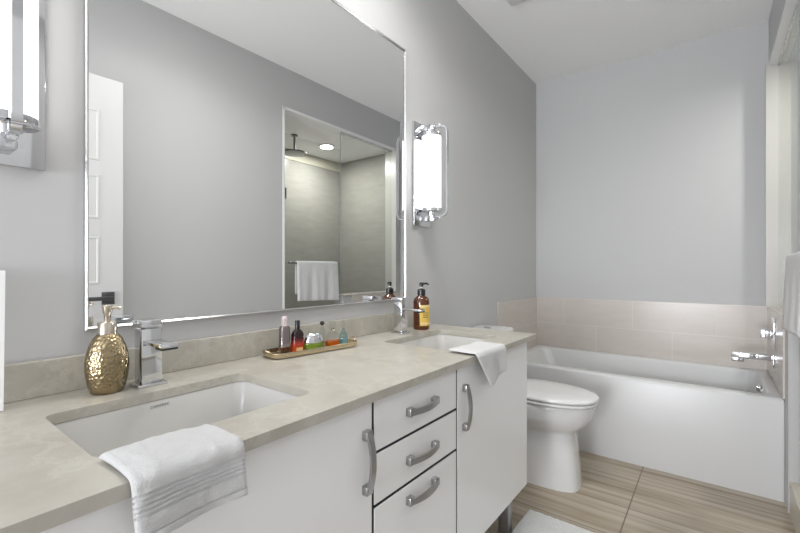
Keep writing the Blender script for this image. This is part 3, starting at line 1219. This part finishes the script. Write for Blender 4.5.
# pale blue bottle with pointed stopper
t = bottle('perfume_bottle', 'small pale blue perfume bottle with a pointed clear stopper', -0.006, 0.140)
b = bmn()
lathe(b, [(0.013, 0.0), (0.0165, 0.004), (0.0165, 0.030), (0.012, 0.044), (0.006, 0.052), (0.005, 0.060)], (0, 0, 0), 24)
obj('body', b, 'blue_bottle', t, **P)
b = bmn()
lathe(b, [(0.0120, 0.002), (0.0150, 0.005), (0.0150, 0.020)], (0, 0, 0), 24)
obj('liquid', b, 'blue_liq', t, **P)
b = bmn()
lathe(b, [(0.0045, 0.060), (0.008, 0.066), (0.009, 0.074), (0.006, 0.084), (0.002, 0.094)], (0, 0, 0), 20)
obj('stopper', b, 'clear_bottle', t, **P)

# ---- white panel leaning on the wall at the counter's near end
b = bmn()
ring = []
for y in (0.070, 0.172):
    ring.append([(0.074, y, KZ + 0.0005), (0.082, y, KZ + 0.0012), (0.036, y + (0.010 if y > 0.1 else 0), 1.178), (0.028, y + (0.010 if y > 0.1 else 0), 1.1775)])
loft(b, ring)
o = obj('white_board', b, 'panel_white', None, False)
tag(o, 'plain white upright board leaning at the near left end of counter', 'board')
recenter(o)


# ---- cloth: a sheet following a profile, then thickened
def cloth(name, label, path_fn, nu, nv, thick, group=None, bands=(), cat='towel', amp=0.002, seed=0.0, mat='terry'):
    """path_fn(u, v) -> Vector for u,v in 0..1 : mid surface"""
    P0 = [[Vector(path_fn(i / nu, j / nv)) for j in range(nv + 1)] for i in range(nu + 1)]
    N = [[None] * (nv + 1) for _ in range(nu + 1)]
    for i in range(nu + 1):
        for j in range(nv + 1):
            du = P0[min(i + 1, nu)][j] - P0[max(i - 1, 0)][j]
            dv = P0[i][min(j + 1, nv)] - P0[i][max(j - 1, 0)]
            n = du.cross(dv)
            N[i][j] = n.normalized() if n.length > 1e-9 else Vector((0, 0, 1))
    b = bmesh.new()
    top, bot = [], []
    for i in range(nu + 1):
        ra, rb = [], []
        for j in range(nv + 1):
            e = min(i, nu - i, 3) / 3.0
            f = min(j, nv - j, 3) / 3.0
            k = thick * 0.5 * math.sqrt(max(0.04, 1 - (1 - min(e, f)) ** 2))
            u = i / nu
            for (u0, u1, d) in bands:
                if u0 < u < u1:
                    k -= d
            p = P0[i][j]
            w = amp * noise.noise(p * 22 + Vector((seed, 0, 0))) + amp * 0.45 * noise.noise(p * 75 + Vector((0, seed, 0)))
            ra.append(b.verts.new(p + N[i][j] * (k + w)))
            rb.append(b.verts.new(p - N[i][j] * (k - w * 0.3)))
        top.append(ra)
        bot.append(rb)
    for i in range(nu):
        for j in range(nv):
            b.faces.new((top[i][j], top[i + 1][j], top[i + 1][j + 1], top[i][j + 1]))
            b.faces.new((bot[i][j], bot[i][j + 1], bot[i + 1][j + 1], bot[i + 1][j]))
    for i in range(nu):
        b.faces.new((top[i][0], bot[i][0], bot[i + 1][0], top[i + 1][0]))
        b.faces.new((top[i][nv], top[i + 1][nv], bot[i + 1][nv], bot[i][nv]))
    for j in range(nv):
        b.faces.new((top[0][j], top[0][j + 1], bot[0][j + 1], bot[0][j]))
        b.faces.new((top[nu][j], bot[nu][j], bot[nu][j + 1], top[nu][j + 1]))
    o = obj(name, b, mat, None, True, 80)
    tag(o, label, cat, group)
    recenter(o)
    return o


def drape_path(s, flat, R, z_top, x_edge):
    """distance s along a sheet lying on the counter, then rolling over its front edge and hanging"""
    arc = R * PI / 2
    if s < flat:
        return x_edge - flat + s, z_top
    if s < flat + arc:
        a = (s - flat) / R
        return x_edge + R * math.sin(a), z_top - R + R * math.cos(a)
    return x_edge + R, z_top - R - (s - flat - arc)


def towel1(u, v):
    s = u * 0.203
    x, z = drape_path(s, 0.102, 0.013, KZ + 0.0068, 0.601)
    y = 0.214 + v * 0.166 + 0.004 * math.sin(u * 5)
    if u > 0.5:
        x += 0.005 * math.sin(v * 6 + 1) * (u - 0.5) * 2
        y += 0.014 * (u - 0.5) * 2
    z += 0.002 * math.sin(v * 4) * (1 if u < 0.5 else 0)
    return (x, y, z)


cloth('hand_towel', 'folded white hand towel draped over the counter edge by the near sink', towel1, 120, 64, 0.0095, 'white hand towels on the counter',
      bands=tuple((q, q + 0.014, 0.0022) for q in (0.655, 0.69, 0.725, 0.76, 0.795)) + ((0.925, 0.94, 0.0024),), amp=0.003)


def towel2(u, v):
    s = u * (0.235 - 0.035 * v)
    x, z = drape_path(s, 0.098, 0.014, KZ + 0.0075, 0.600)
    y = 1.236 + v * 0.230
    hang = max(0.0, (u - 0.5) * 2)
    y += (1 - v) * 0.10 * hang            # the near edge slants inwards as it falls
    x += 0.006 * math.sin(v * 7 + 0.5) * hang
    z += 0.002 * math.sin(v * 5 + 1) * (1 - hang)
    return (x, y, z)


cloth('hand_towel', 'folded white hand towel draped over the counter edge by the far sink', towel2, 60, 44, 0.010, 'white hand towels on the counter', seed=4.0)


def towel3(u, v):
    # hangs over the shower door's bar, room side and shower side
    r = 0.014
    L = 0.325
    tot = L * 2 * 0.9 + PI * r
    s = u * tot
    y = 2.170 + v * 0.460
    la_, lb_ = L, tot - L - PI * r
    fold = 0.007 * math.sin(v * 15) + 0.004 * math.sin(v * 31 + 1)
    if s < la_:
        k = (la_ - s) / la_
        return (BX - r - fold * k - 0.008 * k, y + (v - 0.5) * 0.01 * k, BZ - (la_ - s) - 0.02 * (v - 0.5) * k)
    if s < la_ + PI * r:
        a = (s - la_) / r
        return (BX - r * math.cos(a), y, BZ + r * math.sin(a))
    k = (s - la_ - PI * r) / lb_
    return (BX + r + 0.003 * math.sin(v * 14) * k, y, BZ - (s - la_ - PI * r))


cloth('bath_towel', 'white bath towel hanging over the shower door bar at right edge', towel3, 70, 50, 0.009, seed=9.0, amp=0.0015)

# ---- bath mat: dense tufted pile on a backing
nx, ny = 110, 140
X0, X1, Y0, Y1 = 0.520, 1.150, 1.02, 1.968
b = bmesh.new()
grid = []
for i in range(nx + 1):
    row = []
    for j in range(ny + 1):
        x = X0 + (X1 - X0) * i / nx
        y = Y0 + (Y1 - Y0) * j / ny
        e = min(i, nx - i, j, ny - j)
        z = 0.004 + 0.016 * min(1, e / 2.0) + 0.005 * noise.noise(Vector((x * 90, y * 90, 0))) * min(1, e)
        if e == 0:
            x += 0.004 * noise.noise(Vector((x * 60, y * 60, 3)))
            y += 0.004 * noise.noise(Vector((x * 60, y * 60, 7)))
        row.append(b.verts.new((x, y, z)))
    grid.append(row)
low = {}
for i in range(nx):
    for j in range(ny):
        b.faces.new((grid[i][j], grid[i + 1][j], grid[i + 1][j + 1], grid[i][j + 1]))
border = [grid[i][0] for i in range(nx)] + [grid[nx][j] for j in range(ny)] + [grid[i][ny] for i in range(nx, 0, -1)] + [grid[0][j] for j in range(ny, 0, -1)]
lowv = [b.verts.new((v.co.x, v.co.y, 0.0005)) for v in border]
for k in range(len(border)):
    m_ = (k + 1) % len(border)
    b.faces.new((border[m_], border[k], lowv[k], lowv[m_]))
b.faces.new(lowv)
o = obj('bath_mat', b, 'shag', None, True, 80)
tag(o, 'fluffy white bath mat on the floor in front of the vanity', 'bath mat')
recenter(o)
